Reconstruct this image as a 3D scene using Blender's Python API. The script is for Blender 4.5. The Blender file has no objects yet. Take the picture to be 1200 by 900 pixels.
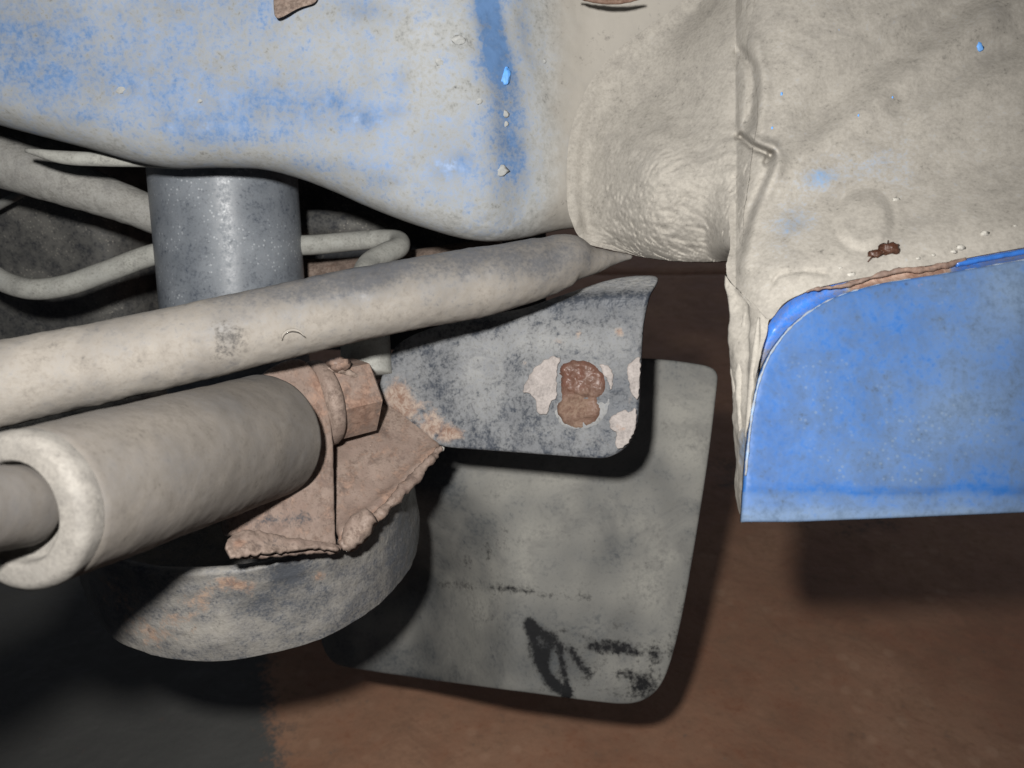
import bpy, math, random
import numpy as np
from mathutils import Vector, noise as mnoise
from mathutils.geometry import delaunay_2d_cdt

random.seed(7); rng = np.random.default_rng(7)
scene = bpy.context.scene
COL = scene.collection

# ------------------------------------------------------------------ camera
PITCH = math.radians(25.0)
CAM = np.array((0.0, 0.0, 0.60))
FPX = 942.0                                   # focal length in photograph pixels (1200 wide)
RT = np.array((1.0, 0.0, 0.0))
FW = np.array((0.0, math.cos(PITCH), -math.sin(PITCH)))
UP = np.array((0.0, math.sin(PITCH), math.cos(PITCH)))
cd = bpy.data.cameras.new('camera'); cam = bpy.data.objects.new('camera', cd); COL.objects.link(cam)
cam.location = CAM; cam.rotation_euler = (math.radians(90) - PITCH, 0, 0)
cd.sensor_width = 6.17; cd.lens = 6.17 * FPX / 1200.0
cd.clip_start = 0.01; cd.clip_end = 100
cd.dof.use_dof = True; cd.dof.focus_distance = 0.345; cd.dof.aperture_fstop = 2.8
scene.camera = cam

# ------------------------------------------------------------------ light: the camera's own flash in a dark place
world = bpy.data.worlds.new('World'); scene.world = world; world.use_nodes = True
world.node_tree.nodes['Background'].inputs[0].default_value = (0.55, 0.6, 0.7, 1)
world.node_tree.nodes['Background'].inputs[1].default_value = 0.16
ld = bpy.data.lights.new('camera_flash', 'SPOT'); lo = bpy.data.objects.new('camera_flash', ld); COL.objects.link(lo)
lo.location = CAM + RT * -0.031 + UP * 0.043 + FW * -0.005
lo.rotation_euler = (math.radians(90) - PITCH, 0, 0)
ld.energy = 10.0; ld.color = (1.0, 0.985, 0.955); ld.shadow_soft_size = 0.008
ld.spot_size = math.radians(112); ld.spot_blend = 0.75
scene.cycles.max_bounces = 3; scene.cycles.diffuse_bounces = 2; scene.cycles.glossy_bounces = 2
scene.view_settings.view_transform = 'Standard'; scene.view_settings.look = 'None'
scene.view_settings.exposure = 0.0; scene.view_settings.gamma = 1.0

# ------------------------------------------------------------------ helpers
def P(px, py, d):
    px = np.asarray(px, float); py = np.asarray(py, float); d = np.asarray(d, float)
    return CAM + d[..., None] * (((px - 600) / FPX)[..., None] * RT + ((450 - py) / FPX)[..., None] * UP + FW)
def V(px, py, d): return P(np.array(px), np.array(py), np.array(d))
def proj(p):
    q = np.asarray(p) - CAM; d = q @ FW
    return 600 + FPX * (q @ RT) / d, 450 - FPX * (q @ UP) / d, d
def sstep(a, b, x):
    t = np.clip((np.asarray(x, float) - a) / (b - a), 0, 1); return t * t * (3 - 2 * t)
def curve(pts):
    """1-D cubic Hermite through (x, y) points"""
    xs = np.array([p[0] for p in pts], float); ys = np.array([p[1] for p in pts], float)
    m = np.gradient(ys, xs)
    def f(x):
        x = np.clip(np.asarray(x, float), xs[0], xs[-1])
        i = np.clip(np.searchsorted(xs, x) - 1, 0, len(xs) - 2)
        h = xs[i + 1] - xs[i]; t = (x - xs[i]) / h
        return ((2*t**3 - 3*t**2 + 1) * ys[i] + (t**3 - 2*t**2 + t) * h * m[i]
                + (-2*t**3 + 3*t**2) * ys[i + 1] + (t**3 - t**2) * h * m[i + 1])
    return f
def pcurve(pts):
    """curve in n dimensions, parameter 0..1 by chord length of the first two coordinates"""
    a = np.array(pts, float); s = np.r_[0, np.cumsum(np.linalg.norm(np.diff(a[:, :2], axis=0), axis=1))]; s /= s[-1]
    fs = [curve(list(zip(s, a[:, k]))) for k in range(a.shape[1])]
    return lambda t: np.stack([f(t) for f in fs], -1)
def fbm(p, scale, octv=3, seed=0.0):
    q = np.asarray(p).reshape(-1, 3) * scale + seed
    return np.array([mnoise.fractal(Vector(v), 1.0, 2.0, octv) for v in q]).reshape(np.asarray(p).shape[:-1])
def polydist(px, py, pts):
    """distance in pixels from points to a polyline"""
    px = np.asarray(px, float); py = np.asarray(py, float); best = np.full(px.shape, 1e9)
    for (x0, y0), (x1, y1) in zip(pts[:-1], pts[1:]):
        dx, dy = x1 - x0, y1 - y0; L = dx*dx + dy*dy + 1e-9
        t = np.clip(((px - x0) * dx + (py - y0) * dy) / L, 0, 1)
        best = np.minimum(best, np.hypot(px - x0 - t * dx, py - y0 - t * dy))
    return best
def gs(d, w): return np.exp(-(d / w) ** 2)
def blob(px, py, x, y, rx, ry=None):
    ry = ry or rx; return np.exp(-(((px - x) / rx) ** 2 + ((py - y) / ry) ** 2))
def chaikin(pts, n=2, closed=True):
    a = np.array(pts, float)
    for _ in range(n):
        b = np.roll(a, -1, 0) if closed else a[1:]
        c = a if closed else a[:-1]
        q = np.stack([.75*c + .25*b, .25*c + .75*b], 1).reshape(-1, a.shape[1])
        a = q if closed else np.vstack([a[:1], q, a[-1:]])
    return a
def resample(a, step, closed=True):
    a = np.asarray(a, float); b = np.vstack([a, a[:1]]) if closed else a
    s = np.r_[0, np.cumsum(np.linalg.norm(np.diff(b, axis=0), axis=1))]
    n = max(4, int(s[-1] / step)); t = np.linspace(0, s[-1], n, endpoint=not closed)
    return np.stack([np.interp(t, s, b[:, k]) for k in range(b.shape[1])], -1)

def link(name, verts, faces, mat, parent=None, attrs=None, smooth=True):
    verts = np.asarray(verts, float); me = bpy.data.meshes.new(name)
    c = verts.mean(0) if parent is not None else np.zeros(3)
    base = np.array(parent['base']) if parent is not None and 'base' in parent else np.zeros(3)
    o = bpy.data.objects.new(name, me); COL.objects.link(o)
    org = verts.mean(0)
    me.from_pydata((verts - org).tolist(), [], [list(map(int, f)) for f in faces]); me.update()
    o.location = org
    if parent is not None:
        o.parent = parent; o.location = org - world_loc(parent)
    me.materials.append(mat)
    if smooth: me.polygons.foreach_set('use_smooth', [True] * len(me.polygons))
    if attrs:
        px, py, d = proj(verts)
        for k, fn in attrs.items():
            v = fn(px, py, verts) if callable(fn) else np.full(len(verts), float(fn))
            v = np.broadcast_to(v, (len(verts),))
            at = me.attributes.new(k, 'FLOAT', 'POINT'); at.data.foreach_set('value', np.clip(v, -1, 2).astype(np.float32))
    return o
def world_loc(o):
    l = np.array(o.location); 
    while o.parent is not None:
        o = o.parent; l = l + np.array(o.location)
    return l
def recalc(o):
    import bmesh
    bm = bmesh.new(); bm.from_mesh(o.data); bmesh.ops.recalc_face_normals(bm, faces=bm.faces); bm.to_mesh(o.data); bm.free()
    return o
def thing(name, label, cat, loc, group=None):
    o = bpy.data.objects.new(name, None); COL.objects.link(o); o.location = loc
    o.empty_display_size = 0.02; o['label'] = label; o['category'] = cat
    if group: o['group'] = group
    return o
def tag(o, label, cat):
    o['label'] = label; o['category'] = cat; return o

def grid(name, pts, mat, parent=None, attrs=None, wrap=False):
    pts = np.asarray(pts); n, m = pts.shape[:2]; f = []
    for i in range(n - 1):
        for j in range(m - (0 if wrap else 1)):
            k = (j + 1) % m
            f.append((i*m + j, i*m + k, (i+1)*m + k, (i+1)*m + j))
    return link(name, pts.reshape(-1, 3), f, mat, parent, attrs)

def tube(name, path, radii, mat, parent=None, attrs=None, seg=24, n=60, squash=None, disp=None, cap=True, smoothpath=True):
    """round bar along a path of world points with a radius each; rounded closed ends"""
    path = np.asarray(path, float); radii = np.broadcast_to(np.asarray(radii, float), (len(path),))
    s = np.r_[0, np.cumsum(np.linalg.norm(np.diff(path, axis=0), axis=1))]
    t = np.linspace(0, s[-1], n)
    if smoothpath and len(path) > 2:
        c = np.stack([curve(list(zip(s, path[:, k])))(t) for k in range(3)], -1); r = curve(list(zip(s, radii)))(t)
    else:
        c = np.stack([np.interp(t, s, path[:, k]) for k in range(3)], -1); r = np.interp(t, s, radii)
    tg = np.gradient(c, axis=0); tg /= np.linalg.norm(tg, axis=1)[:, None]
    u = np.cross(tg[0], (0, 0, 1.0)); u = u if np.linalg.norm(u) > .1 else np.cross(tg[0], (1.0, 0, 0)); u /= np.linalg.norm(u)
    rings = []
    ang = np.linspace(0, 2*np.pi, seg, endpoint=False)
    for i in range(n):
        u = u - tg[i] * (u @ tg[i]); u /= np.linalg.norm(u); w = np.cross(tg[i], u)
        sq = squash(t[i] / s[-1]) if squash else 1.0
        rings.append(c[i] + r[i] * (np.cos(ang)[:, None] * u + sq * np.sin(ang)[:, None] * w))
    rings = np.array(rings)
    if disp is not None:
        nrm = rings - c[:, None, :]; nrm /= np.linalg.norm(nrm, axis=-1)[..., None] + 1e-12
        rings = rings + nrm * disp(rings)[..., None]
    verts = rings.reshape(-1, 3); f = []
    for i in range(n - 1):
        for j in range(seg):
            k = (j + 1) % seg; f.append((i*seg + j, i*seg + k, (i+1)*seg + k, (i+1)*seg + j))
    if cap:
        verts = np.vstack([verts, c[0][None], c[-1][None]]); a = len(verts) - 2
        for j in range(seg):
            k = (j + 1) % seg; f.append((a, k, j)); f.append((a + 1, (n-1)*seg + j, (n-1)*seg + k))
    return recalc(link(name, verts, f, mat, parent, attrs))

def plane_depth(a, b, c):
    """depth function of the plane through three (px, py, depth) points"""
    A, B, Cc = V(*a), V(*b), V(*c); nn = np.cross(B - A, Cc - A); nn /= np.linalg.norm(nn)
    if nn @ FW > 0: nn = -nn
    def f(px, py):
        px = np.asarray(px, float); py = np.asarray(py, float)
        ray = ((px - 600) / FPX)[..., None] * RT + ((450 - py) / FPX)[..., None] * UP + FW
        return (nn @ (A - CAM)) / (ray @ nn)
    f.n = nn
    return f
def plate(name, outline, dfn, thick, mat, parent=None, attrs=None, rnd=3.0, step=4.0, back=None, disp=None, jag=0.0, jags=0.12):
    """sheet-metal plate: outline in construction pixels, front surface at dfn, rounded front edge, real thickness"""
    ol = resample(outline, step)
    if jag:
        e = np.array([mnoise.fractal(Vector((x * jags, y * jags, 3.1)), 1, 2, 4) for x, y in ol])
        tn = np.roll(ol, -1, 0) - np.roll(ol, 1, 0); tn /= np.linalg.norm(tn, axis=1)[:, None] + 1e-9
        ol = ol + np.stack([tn[:, 1], -tn[:, 0]], -1) * (e * jag)[:, None]
    def inside(x, y):
        c = np.zeros(x.shape, bool); n = len(ol); j = n - 1
        for i in range(n):
            xi, yi = ol[i]; xj, yj = ol[j]
            m = ((yi > y) != (yj > y)) & (x < (xj - xi) * (y - yi) / (yj - yi + 1e-12) + xi); c ^= m; j = i
        return c
    lo_, hi = ol.min(0), ol.max(0)
    gx, gy = np.meshgrid(np.arange(lo_[0], hi[0], step), np.arange(lo_[1], hi[1], step * .92))
    gx = gx + ((np.arange(gx.shape[0]) % 2) * step / 2)[:, None]
    gx = gx.ravel(); gy = gy.ravel()
    closed = [tuple(p) for p in ol] + [tuple(ol[0])]
    ins = inside(gx, gy); gx, gy = gx[ins], gy[ins]
    dd = polydist(gx, gy, closed); k = dd > rnd + step * .5; gx, gy, dd = gx[k], gy[k], dd[k]
    pts2 = [ol]
    tn = np.roll(ol, -1, 0) - np.roll(ol, 1, 0); tn /= np.linalg.norm(tn, axis=1)[:, None] + 1e-9
    nrm = np.stack([tn[:, 1], -tn[:, 0]], -1)
    test = ol + nrm * 1.0
    if inside(test[:, 0], test[:, 1]).mean() < .5: nrm = -nrm
    for q in (.3, 1.0):
        r = ol + nrm * rnd * q; m = inside(r[:, 0], r[:, 1]); r = r[m]
        if len(r):
            m = polydist(r[:, 0], r[:, 1], closed) > rnd * q * .8; pts2.append(r[m])
    pts2.append(np.stack([gx, gy], -1)); allp = np.vstack(pts2); N = len(ol)
    res = delaunay_2d_cdt([Vector(p) for p in allp], [], [list(range(N))], 1, 1e-6)
    v2 = np.array([tuple(v) for v in res[0]]); fc = res[2]
    org = res[3]; omap = {}
    for i, l in enumerate(org):
        for q in l:
            if q < N: omap[q] = i
    dist = polydist(v2[:, 0], v2[:, 1], closed)
    dpt = dfn(v2[:, 0], v2[:, 1]); rr = rnd * float(np.mean(dpt)) / FPX
    x = np.clip(1 - dist / rnd, 0, 1); drop = rr * (1 - np.sqrt(np.clip(1 - x * x, 0, 1)))
    bk = np.array(back if back is not None else (-dfn.n if hasattr(dfn, 'n') else FW), float); bk /= np.linalg.norm(bk)
    front = P(v2[:, 0], v2[:, 1], dpt)
    if disp is not None: front = front - bk * disp(v2[:, 0], v2[:, 1], front)[:, None]
    backp = front + bk * thick
    front = front + bk * np.minimum(drop, thick * .8)[:, None]
    nv = len(v2); verts = np.vstack([front, backp]); f = []
    for t in fc:
        f.append(tuple(t)); f.append(tuple(nv + q for q in reversed(t)))
    for i in range(N):
        a, b = omap[i], omap[(i + 1) % N]
        if a != b: f.append((a, b, nv + b, nv + a))
    return recalc(link(name, verts, f, mat, parent, attrs))

def lump(name, c, r, mat, parent=None, squash=(1, 1, 1), amp=.3, scale=1.0, attrs=None, seg=18):
    """irregular rounded lump of dirt or rust"""
    vs, fs = [], []; n = seg // 2
    for i in range(n + 1):
        th = math.pi * i / n
        for j in range(seg):
            ph = 2 * math.pi * j / seg
            vs.append((math.sin(th)*math.cos(ph), math.sin(th)*math.sin(ph), math.cos(th)))
    vs = np.array(vs); q = 1 + amp * fbm(vs * scale + random.random() * 50, 1.6, 3)
    loc = vs * q[:, None] * np.array(squash) * r
    verts = np.asarray(c) + loc[:, :1] * RT + loc[:, 1:2] * UP + loc[:, 2:] * FW
    for i in range(n):
        for j in range(seg):
            k = (j + 1) % seg; fs.append((i*seg + j, i*seg + k, (i+1)*seg + k, (i+1)*seg + j))
    return recalc(link(name, verts, fs, mat, parent, attrs))

# ------------------------------------------------------------------ materials
def S(r, g, b):
    f = lambda c: ((c/255 + .055) / 1.055) ** 2.4 if c/255 > .04045 else c/255/12.92
    return (f(r), f(g), f(b), 1)
def dusty(name, base, dust_a, dust_b, rust=(.19, .105, .075, 1), rust_b=(.33, .23, .18, 1), mark=(.008, .008, .009, 1),
          gloss=.38, coat=0.0, n_amp=(.5, .45, .35), scales=(45, 160, 900), soft=.35, bump=.25, speck=0.0, speck_scale=420, grain=0.6, metal=0.0, vary=.45, pits=.35, mudc=None, dvar=1.0, spec=.35, rdust=.93):
    """paint or metal under a film of road dust; attributes on the mesh: dust, rust, mark (bare or scratched)"""
    m = bpy.data.materials.new(name); m.use_nodes = True; nt = m.node_tree; N = nt.nodes; L = nt.links
    bs = N['Principled BSDF']
    tc = N.new('ShaderNodeTexCoord')
    def nz(scale, det=6, rough=.6, dist=0.0):
        n = N.new('ShaderNodeTexNoise'); n.inputs['Scale'].default_value = scale; n.inputs['Detail'].default_value = det
        n.inputs['Roughness'].default_value = rough; n.inputs['Distortion'].default_value = dist
        L.new(tc.outputs['Object'], n.inputs['Vector']); return n.outputs['Fac']
    def mth(op, a, b=None, clamp=False):
        n = N.new('ShaderNodeMath'); n.operation = op; n.use_clamp = clamp
        for i, x in enumerate((a, b)):
            if x is None: continue
            if isinstance(x, (int, float)): n.inputs[i].default_value = x
            else: L.new(x, n.inputs[i])
        return n.outputs[0]
    def att(k):
        n = N.new('ShaderNodeAttribute'); n.attribute_name = k; return n.outputs['Fac']
    def mix(f, a, b):
        n = N.new('ShaderNodeMix'); n.data_type = 'RGBA'
        L.new(f, n.inputs[0])
        for i, x in ((6, a), (7, b)):
            if isinstance(x, tuple): n.inputs[i].default_value = x
            else: L.new(x, n.inputs[i])
        return n.outputs[2]
    def rng_(x, a, b):
        n = N.new('ShaderNodeMapRange'); n.interpolation_type = 'SMOOTHSTEP'; L.new(x, n.inputs['Value'])
        n.inputs['From Min'].default_value = a; n.inputs['From Max'].default_value = b; return n.outputs[0]
    n1, n2, n3 = nz(scales[0], 2), nz(scales[1], 4, .65, .3), nz(scales[2], 2, .7)
    s = mth('ADD', mth('MULTIPLY', mth('SUBTRACT', n1, .5), n_amp[0] * 2), mth('MULTIPLY', mth('SUBTRACT', n2, .5), n_amp[1] * 2))
    s = mth('ADD', s, mth('MULTIPLY', mth('SUBTRACT', n3, .5), n_amp[2] * 2))
    df = rng_(mth('ADD', att('dust'), s), .5 - soft, .5 + soft)
    dcol = mix(rng_(mth('ADD', mth('MULTIPLY', n2, .5), mth('MULTIPLY', n3, .5)), .36, .62), tuple(c * (1 + .10 * dvar) for c in dust_a[:3]) + (1,), tuple(c * (1 - .14 * dvar) for c in dust_b[:3]) + (1,))
    nb = nz(scales[0] * 1.9, 5, .72, .8)
    dcol = mix(mth('MULTIPLY', rng_(nb, .48, .66), vary), dcol, tuple(c * f for c, f in zip(dust_b[:3], (.58, .58, .60))) + (1,))
    pit = N.new('ShaderNodeTexVoronoi'); pit.inputs['Scale'].default_value = scales[2] * .55; L.new(tc.outputs['Object'], pit.inputs['Vector'])
    pf_ = mth('MULTIPLY', mth('SUBTRACT', 1.0, rng_(pit.outputs['Distance'], .08, .36)), rng_(nb, .40, .62))
    dcol = mix(mth('MULTIPLY', pf_, pits), dcol, tuple(c * .5 for c in dust_b[:3]) + (1,))
    b2 = tuple(c * .75 for c in base[:3]) + (1,)
    bcol = mix(rng_(n2, .35, .65), base, b2)
    col = mix(df, bcol, dcol)
    col = mix(rng_(mth('ADD', att('mud'), mth('MULTIPLY', mth('SUBTRACT', n2, .5), .6)), .1, .9), col, mudc) if mudc else col
    if speck:
        vo = N.new('ShaderNodeTexVoronoi'); vo.inputs['Scale'].default_value = speck_scale; vo.inputs['Randomness'].default_value = 1
        L.new(tc.outputs['Object'], vo.inputs['Vector'])
        sp = mth('MULTIPLY', mth('SUBTRACT', 1.0, rng_(vo.outputs['Distance'], .12, .30)), rng_(n1, .42, .62))
        col = mix(mth('MULTIPLY', sp, speck), col, dust_a)
    rn = nz(260, 4, .7, .5)
    rf = rng_(mth('ADD', att('rust'), mth('MULTIPLY', mth('SUBTRACT', mth('ADD', mth('MULTIPLY', n2, .5), mth('MULTIPLY', rn, .5)), .5), 1.6)), .32, .68)
    rcol = mix(rng_(rn, .35, .65), rust, rust_b)
    col = mix(rf, col, rcol)
    mf = rng_(mth('ADD', att('mark'), mth('MULTIPLY', mth('SUBTRACT', mth('ADD', mth('MULTIPLY', n3, .5), mth('MULTIPLY', n2, .5)), .5), 2.4)), .15, .85)
    col = mix(mf, col, mark)
    L.new(col, bs.inputs['Base Color'])
    ro = N.new('ShaderNodeMapRange'); L.new(mth('MAXIMUM', df, rf), ro.inputs['Value']); ro.inputs['To Min'].default_value = gloss; ro.inputs['To Max'].default_value = rdust
    L.new(ro.outputs[0], bs.inputs['Roughness'])
    bs.inputs['Specular IOR Level'].default_value = spec
    bs.inputs['Metallic'].default_value = metal
    if coat: bs.inputs['Coat Weight'].default_value = coat; bs.inputs['Coat Roughness'].default_value = .12
    bn = nz(scales[2] * .40, 2, .65); bn2 = nz(scales[1] * 1.3, 1, .5)
    h = mth('ADD', mth('MULTIPLY', bn, grain + .5), mth('MULTIPLY', bn2, .5))
    bp = N.new('ShaderNodeBump'); bp.inputs['Strength'].default_value = bump; bp.inputs['Distance'].default_value = .0012
    L.new(h, bp.inputs['Height']); L.new(bp.outputs[0], bs.inputs['Normal'])
    return m

D_A, D_B = (.26, .236, .205, 1), (.21, .19, .165, 1)          # road dust
DR_A, DR_B = (.268, .212, .176, 1), (.18, .13, .104, 1)          # dust over rust
M = {}
M['rail'] = dusty('blue_paint_under_dust', (.085, .158, .300, 1), (.325, .325, .315, 1), (.285, .29, .285, 1), soft=.75, n_amp=(.35, 1.0, .85), scales=(30, 90, 480), bump=.12, vary=.2, pits=.25, mudc=(.288, .267, .236, 1), gloss=.45)
M['mud'] = dusty('caked_road_dust', (.15, .26, .43, 1), (.302, .280, .247, 1), (.278, .257, .226, 1), soft=.5, n_amp=(.15, .45, .5), scales=(30, 150, 700), bump=.12, vary=.28, pits=.18, dvar=.6)
M['panel'] = dusty('blue_body_paint', (.015, .088, .285, 1), (.135, .18, .24, 1), (.09, .135, .21, 1), soft=.75, n_amp=(.4, .6, .55), scales=(26, 90, 420), bump=.14, vary=.15, pits=.35, gloss=.5, coat=0, speck=.45, speck_scale=430)
M['lip'] = dusty('glossy_blue_paint', (.035, .14, .46, 1), D_A, D_B, soft=.3, n_amp=(.25, .3, .25), bump=.12, gloss=.3, coat=.3)
M['rod'] = dusty('dust_caked_rod', (.085, .085, .09, 1), (.262, .236, .204, 1), (.215, .193, .168, 1), mark=(.06, .057, .055, 1), soft=.7, n_amp=(.5, .7, .6), scales=(50, 130, 600), bump=.14, vary=.25, dvar=.7)
M['bush'] = dusty('dusty_bush_steel', (.10, .095, .092, 1), (.172, .150, .127, 1), (.144, .126, .107, 1), soft=.7, n_amp=(.5, .5, .4), scales=(38, 110, 600), bump=.09, vary=.25, dvar=.7)
M['rubber'] = dusty('dusty_rubber_ring', (.12, .114, .105, 1), (.195, .18, .16, 1), (.165, .152, .136, 1), soft=.5, n_amp=(.3, .3, .2), bump=.15)
M['bracket'] = dusty('black_paint_dusty_bracket', (.038, .044, .056, 1), (.35, .343, .325, 1), (.235, .24, .25, 1), rust=(.17, .10, .072, 1), rust_b=(.30, .24, .20, 1), soft=.55, n_amp=(.45, .8, .75), scales=(40, 120, 600), bump=.5, gloss=.5)
M['rusty'] = dusty('rusty_dusty_steel', (.17, .12, .10, 1), DR_A, DR_B, rust=(.14, .078, .055, 1), rust_b=(.25, .165, .125, 1), mark=(.05, .052, .058, 1), vary=.85, dvar=1.8, soft=.5, n_amp=(.4, .6, .5), scales=(55, 160, 700), bump=.22)
M['rustlump'] = dusty('scaling_rust', (.115, .055, .04, 1), (.20, .145, .105, 1), (.15, .088, .064, 1), soft=.45, n_amp=(.4, .5, .4), scales=(70, 200, 700), bump=.6)
M['flake'] = dusty('lifted_paint_flake', (.25, .215, .20, 1), (.37, .335, .315, 1), (.29, .26, .245, 1), soft=.6, bump=.3)
M['cup'] = dusty('spring_cup_steel', (.07, .075, .085, 1), (.40, .365, .32, 1), (.29, .27, .24, 1), rust=(.21, .12, .085, 1), rust_b=(.33, .23, .17, 1), soft=.5, n_amp=(.4, .55, .5), scales=(45, 150, 850), bump=.35)
M['shock'] = dusty('black_shock_tube', (.04, .05, .068, 1), (.46, .48, .50, 1), (.29, .315, .345, 1), soft=.7, n_amp=(.3, .45, .5), scales=(45, 200, 600), bump=.04, gloss=.30, speck=.5, vary=.1, pits=.1, spec=.45, rdust=.76)
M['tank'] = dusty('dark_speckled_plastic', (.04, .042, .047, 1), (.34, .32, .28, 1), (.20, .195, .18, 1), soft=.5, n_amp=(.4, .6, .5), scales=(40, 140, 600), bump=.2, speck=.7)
M['pipe'] = dusty('dusty_pipe', (.20, .205, .20, 1), (.36, .355, .32, 1), (.29, .285, .26, 1), soft=.5, n_amp=(.3, .4, .4), bump=.12)
M['arm'] = dusty('grey_sealed_metal', (.20, .20, .195, 1), (.32, .31, .285, 1), (.27, .26, .24, 1), soft=.5, n_amp=(.3, .4, .3), scales=(40, 200, 900), bump=.35)
M['flap'] = dusty('black_rubber_flap', (.07, .075, .08, 1), (.43, .41, .36, 1), (.31, .30, .272, 1), soft=.7, n_amp=(.9, .6, .45), scales=(16, 55, 400), bump=.12, gloss=.55)
M['tyre'] = dusty('grey_paving', (.09, .09, .088, 1), (.24, .24, .225, 1), (.17, .17, .165, 1), soft=.5, n_amp=(.3, .3, .3), bump=.3, gloss=.7)
M['ground'] = dusty('red_brown_ground', (.36, .17, .10, 1), (.66, .42, .285, 1), (.54, .31, .195, 1), mark=(.13, .128, .12, 1), soft=.6, n_amp=(.5, .6, .4), scales=(7, 34, 160), bump=1.0, speck=.3, speck_scale=38)
M['insect'] = dusty('dark_brown_debris', (.05, .02, .012, 1), (.16, .08, .05, 1), (.08, .035, .02, 1), soft=.4, bump=.4)
M['pale'] = dusty('pale_grit', (.40, .38, .34, 1), (.42, .40, .36, 1), (.33, .31, .28, 1), soft=.4, bump=.3)
M['blueflake'] = dusty('bare_blue_chip', (.10, .33, .80, 1), (.22, .42, .75, 1), (.15, .36, .75, 1), soft=.5, bump=.1, gloss=.3)

# ------------------------------------------------------------------ ground
ys = np.r_[np.linspace(-3, .3, 8), np.linspace(.35, 1.90, 60), [1.925, 1.93, 1.945, 1.95], np.linspace(2.0, 3.2, 20), [4, 6, 10, 20, 40]]
xs = np.r_[[-30, -12, -5, -2.5], np.linspace(-1.6, -.5, 24), np.linspace(-.48, .1, 70), np.linspace(.13, 1.8, 40), [2.5, 5, 12, 30]]
X, Y = np.meshgrid(xs, ys); Z = np.zeros_like(X)
Z += .006 * fbm(np.stack([X, Y, Z], -1), 3.0, 3) + .0015 * fbm(np.stack([X, Y, Z], -1), 25.0, 3)
Z -= .03 * ((Y > 1.926) & (Y < 1.949))
def gpt(px, py, z):
    ray = V(px, py, 1.0) - CAM; return CAM + ray * ((z - CAM[2]) / ray[2])
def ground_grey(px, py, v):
    # worn grey strip of bare concrete at the left, plus a darker diagonal band beyond the panel
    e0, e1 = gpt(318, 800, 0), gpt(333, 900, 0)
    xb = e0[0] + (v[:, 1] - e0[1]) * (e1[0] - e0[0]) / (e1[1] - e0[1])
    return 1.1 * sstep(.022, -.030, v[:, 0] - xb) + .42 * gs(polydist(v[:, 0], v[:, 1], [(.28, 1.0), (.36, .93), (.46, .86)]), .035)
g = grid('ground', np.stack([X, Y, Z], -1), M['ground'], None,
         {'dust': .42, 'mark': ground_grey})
g['kind'] = 'structure'

# ------------------------------------------------------------------ vehicle chassis (one welded thing)
base = V(760, 300, .36); base[2] = .45
ch = thing('vehicle_chassis', 'dusty blue welded vehicle chassis rail, cross tube and end panel filling the top and right', 'chassis', base)

edge = curve([(-200, 75), (-100, 115), (0, 147), (60, 163), (120, 179), (160, 190), (200, 197), (260, 197), (310, 199), (350, 209), (390, 224), (430, 242), (470, 258),
              (510, 271), (550, 281), (585, 283), (615, 279), (645, 272), (670, 268), (700, 270), (760, 262), (870, 250)])
STREAK = [(560, -150), (570, 0), (582, 60), (594, 110), (604, 190), (606, 240)]
def rail_d(px, py):
    d = .352 - .018 * np.clip((220 - py) / 300, 0, 1.2)
    d = d + .030 * sstep(520, 700, px) ** 1.3 - .012 * sstep(330, 0, px)
    w = polydist(px, py, STREAK); d = d + .0012 * gs(w, 22) - .0005 * gs(w - 30, 14)
    return d
nx, ny = 380, 130
PX = np.linspace(-200, 870, nx); E = edge(PX)
rows = []
RP = 62.0                                                        # edge radius in construction pixels
for s in np.linspace(0, 1, ny):
    py = -170 + (E - RP + 170) * s; rows.append(P(PX, py, rail_d(PX, py)))
for th in np.linspace(0, np.pi/2, 22)[1:]:
    py = E - RP + RP * np.sin(th); d = rail_d(PX, E - RP) + .024 * (1 - np.cos(th)); rows.append(P(PX, py, d))
last = rows[-1]
for q in (.004, .012, .03, .06, .10): rows.append(last + np.array((0, q, 0.0)) + np.array((0, 0, .1 * q)))
R = np.array(rows)
n_ = fbm(R, 22, 3); n2_ = fbm(R, 110, 3, 7.0); n3_ = fbm(R, 420, 2, 3.0)
pxx, pyy, dd_ = proj(R)
R = R - FW * (.0010 * n_ + .00030 * n2_ + .00010 * n3_)[..., None]
# crumbly underseal low on the right
low = sstep(470, 600, pxx) * sstep(225, 275, pyy)
R = R - FW * (low * .0011 * fbm(R * np.array((1, 2.2, 2.2)), 260, 4, 1.7))[..., None]
BLUES = [(235, 150, 45, 24, .5), (150, 98, 50, 26, .35), (40, 45, 60, 40, .4), (52, 95, 40, 20, .35), (300, 118, 40, 24, .35), (365, 125, 45, 22, .35), (432, 140, 24, 10, .85), (395, 118, 16, 10, .5),
         (470, 95, 12, 18, .5), (425, 12, 28, 12, .6), (540, 190, 14, 12, .75), (520, 200, 12, 10, .4), (410, 200, 50, 14, .35), (350, 195, 40, 8, .3), (450, 212, 20, 12, .5), (465, 130, 14, 10, .5),
         (420, 130, 16, 14, .4), (560, 75, 10, 22, .25), (590, 168, 22, 14, .4), (120, 180, 90, 14, -.2), (380, 60, 45, 40, -.22), (500, 110, 50, 50, -.35), (510, 40, 45, 40, -.35), (270, 40, 40, 30, -.12), (95, 140, 20, 8, .35)]
def rail_dust(px, py, v):
    k = .53 + .60 * sstep(600, 655, px)
    k = k + .16 * sstep(250, 480, px)
    e = edge(np.clip(px, -200, 870)); k = k + .50 * sstep(48, 4, e - py)
    for x, y, rx, ry, a in BLUES: k = k - a * blob(px, py, x, y, rx, ry) * .75
    w = polydist(px, py, STREAK); wid = np.interp(py, [0, 90, 190, 240], [15, 17, 22, 22]); amt = np.interp(py, [-150, 60, 105, 140, 200, 240], [1.0, .95, .6, .34, .30, 0])
    k = k - amt * np.exp(-(w / wid) ** 4) * 1.0
    return k
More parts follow.
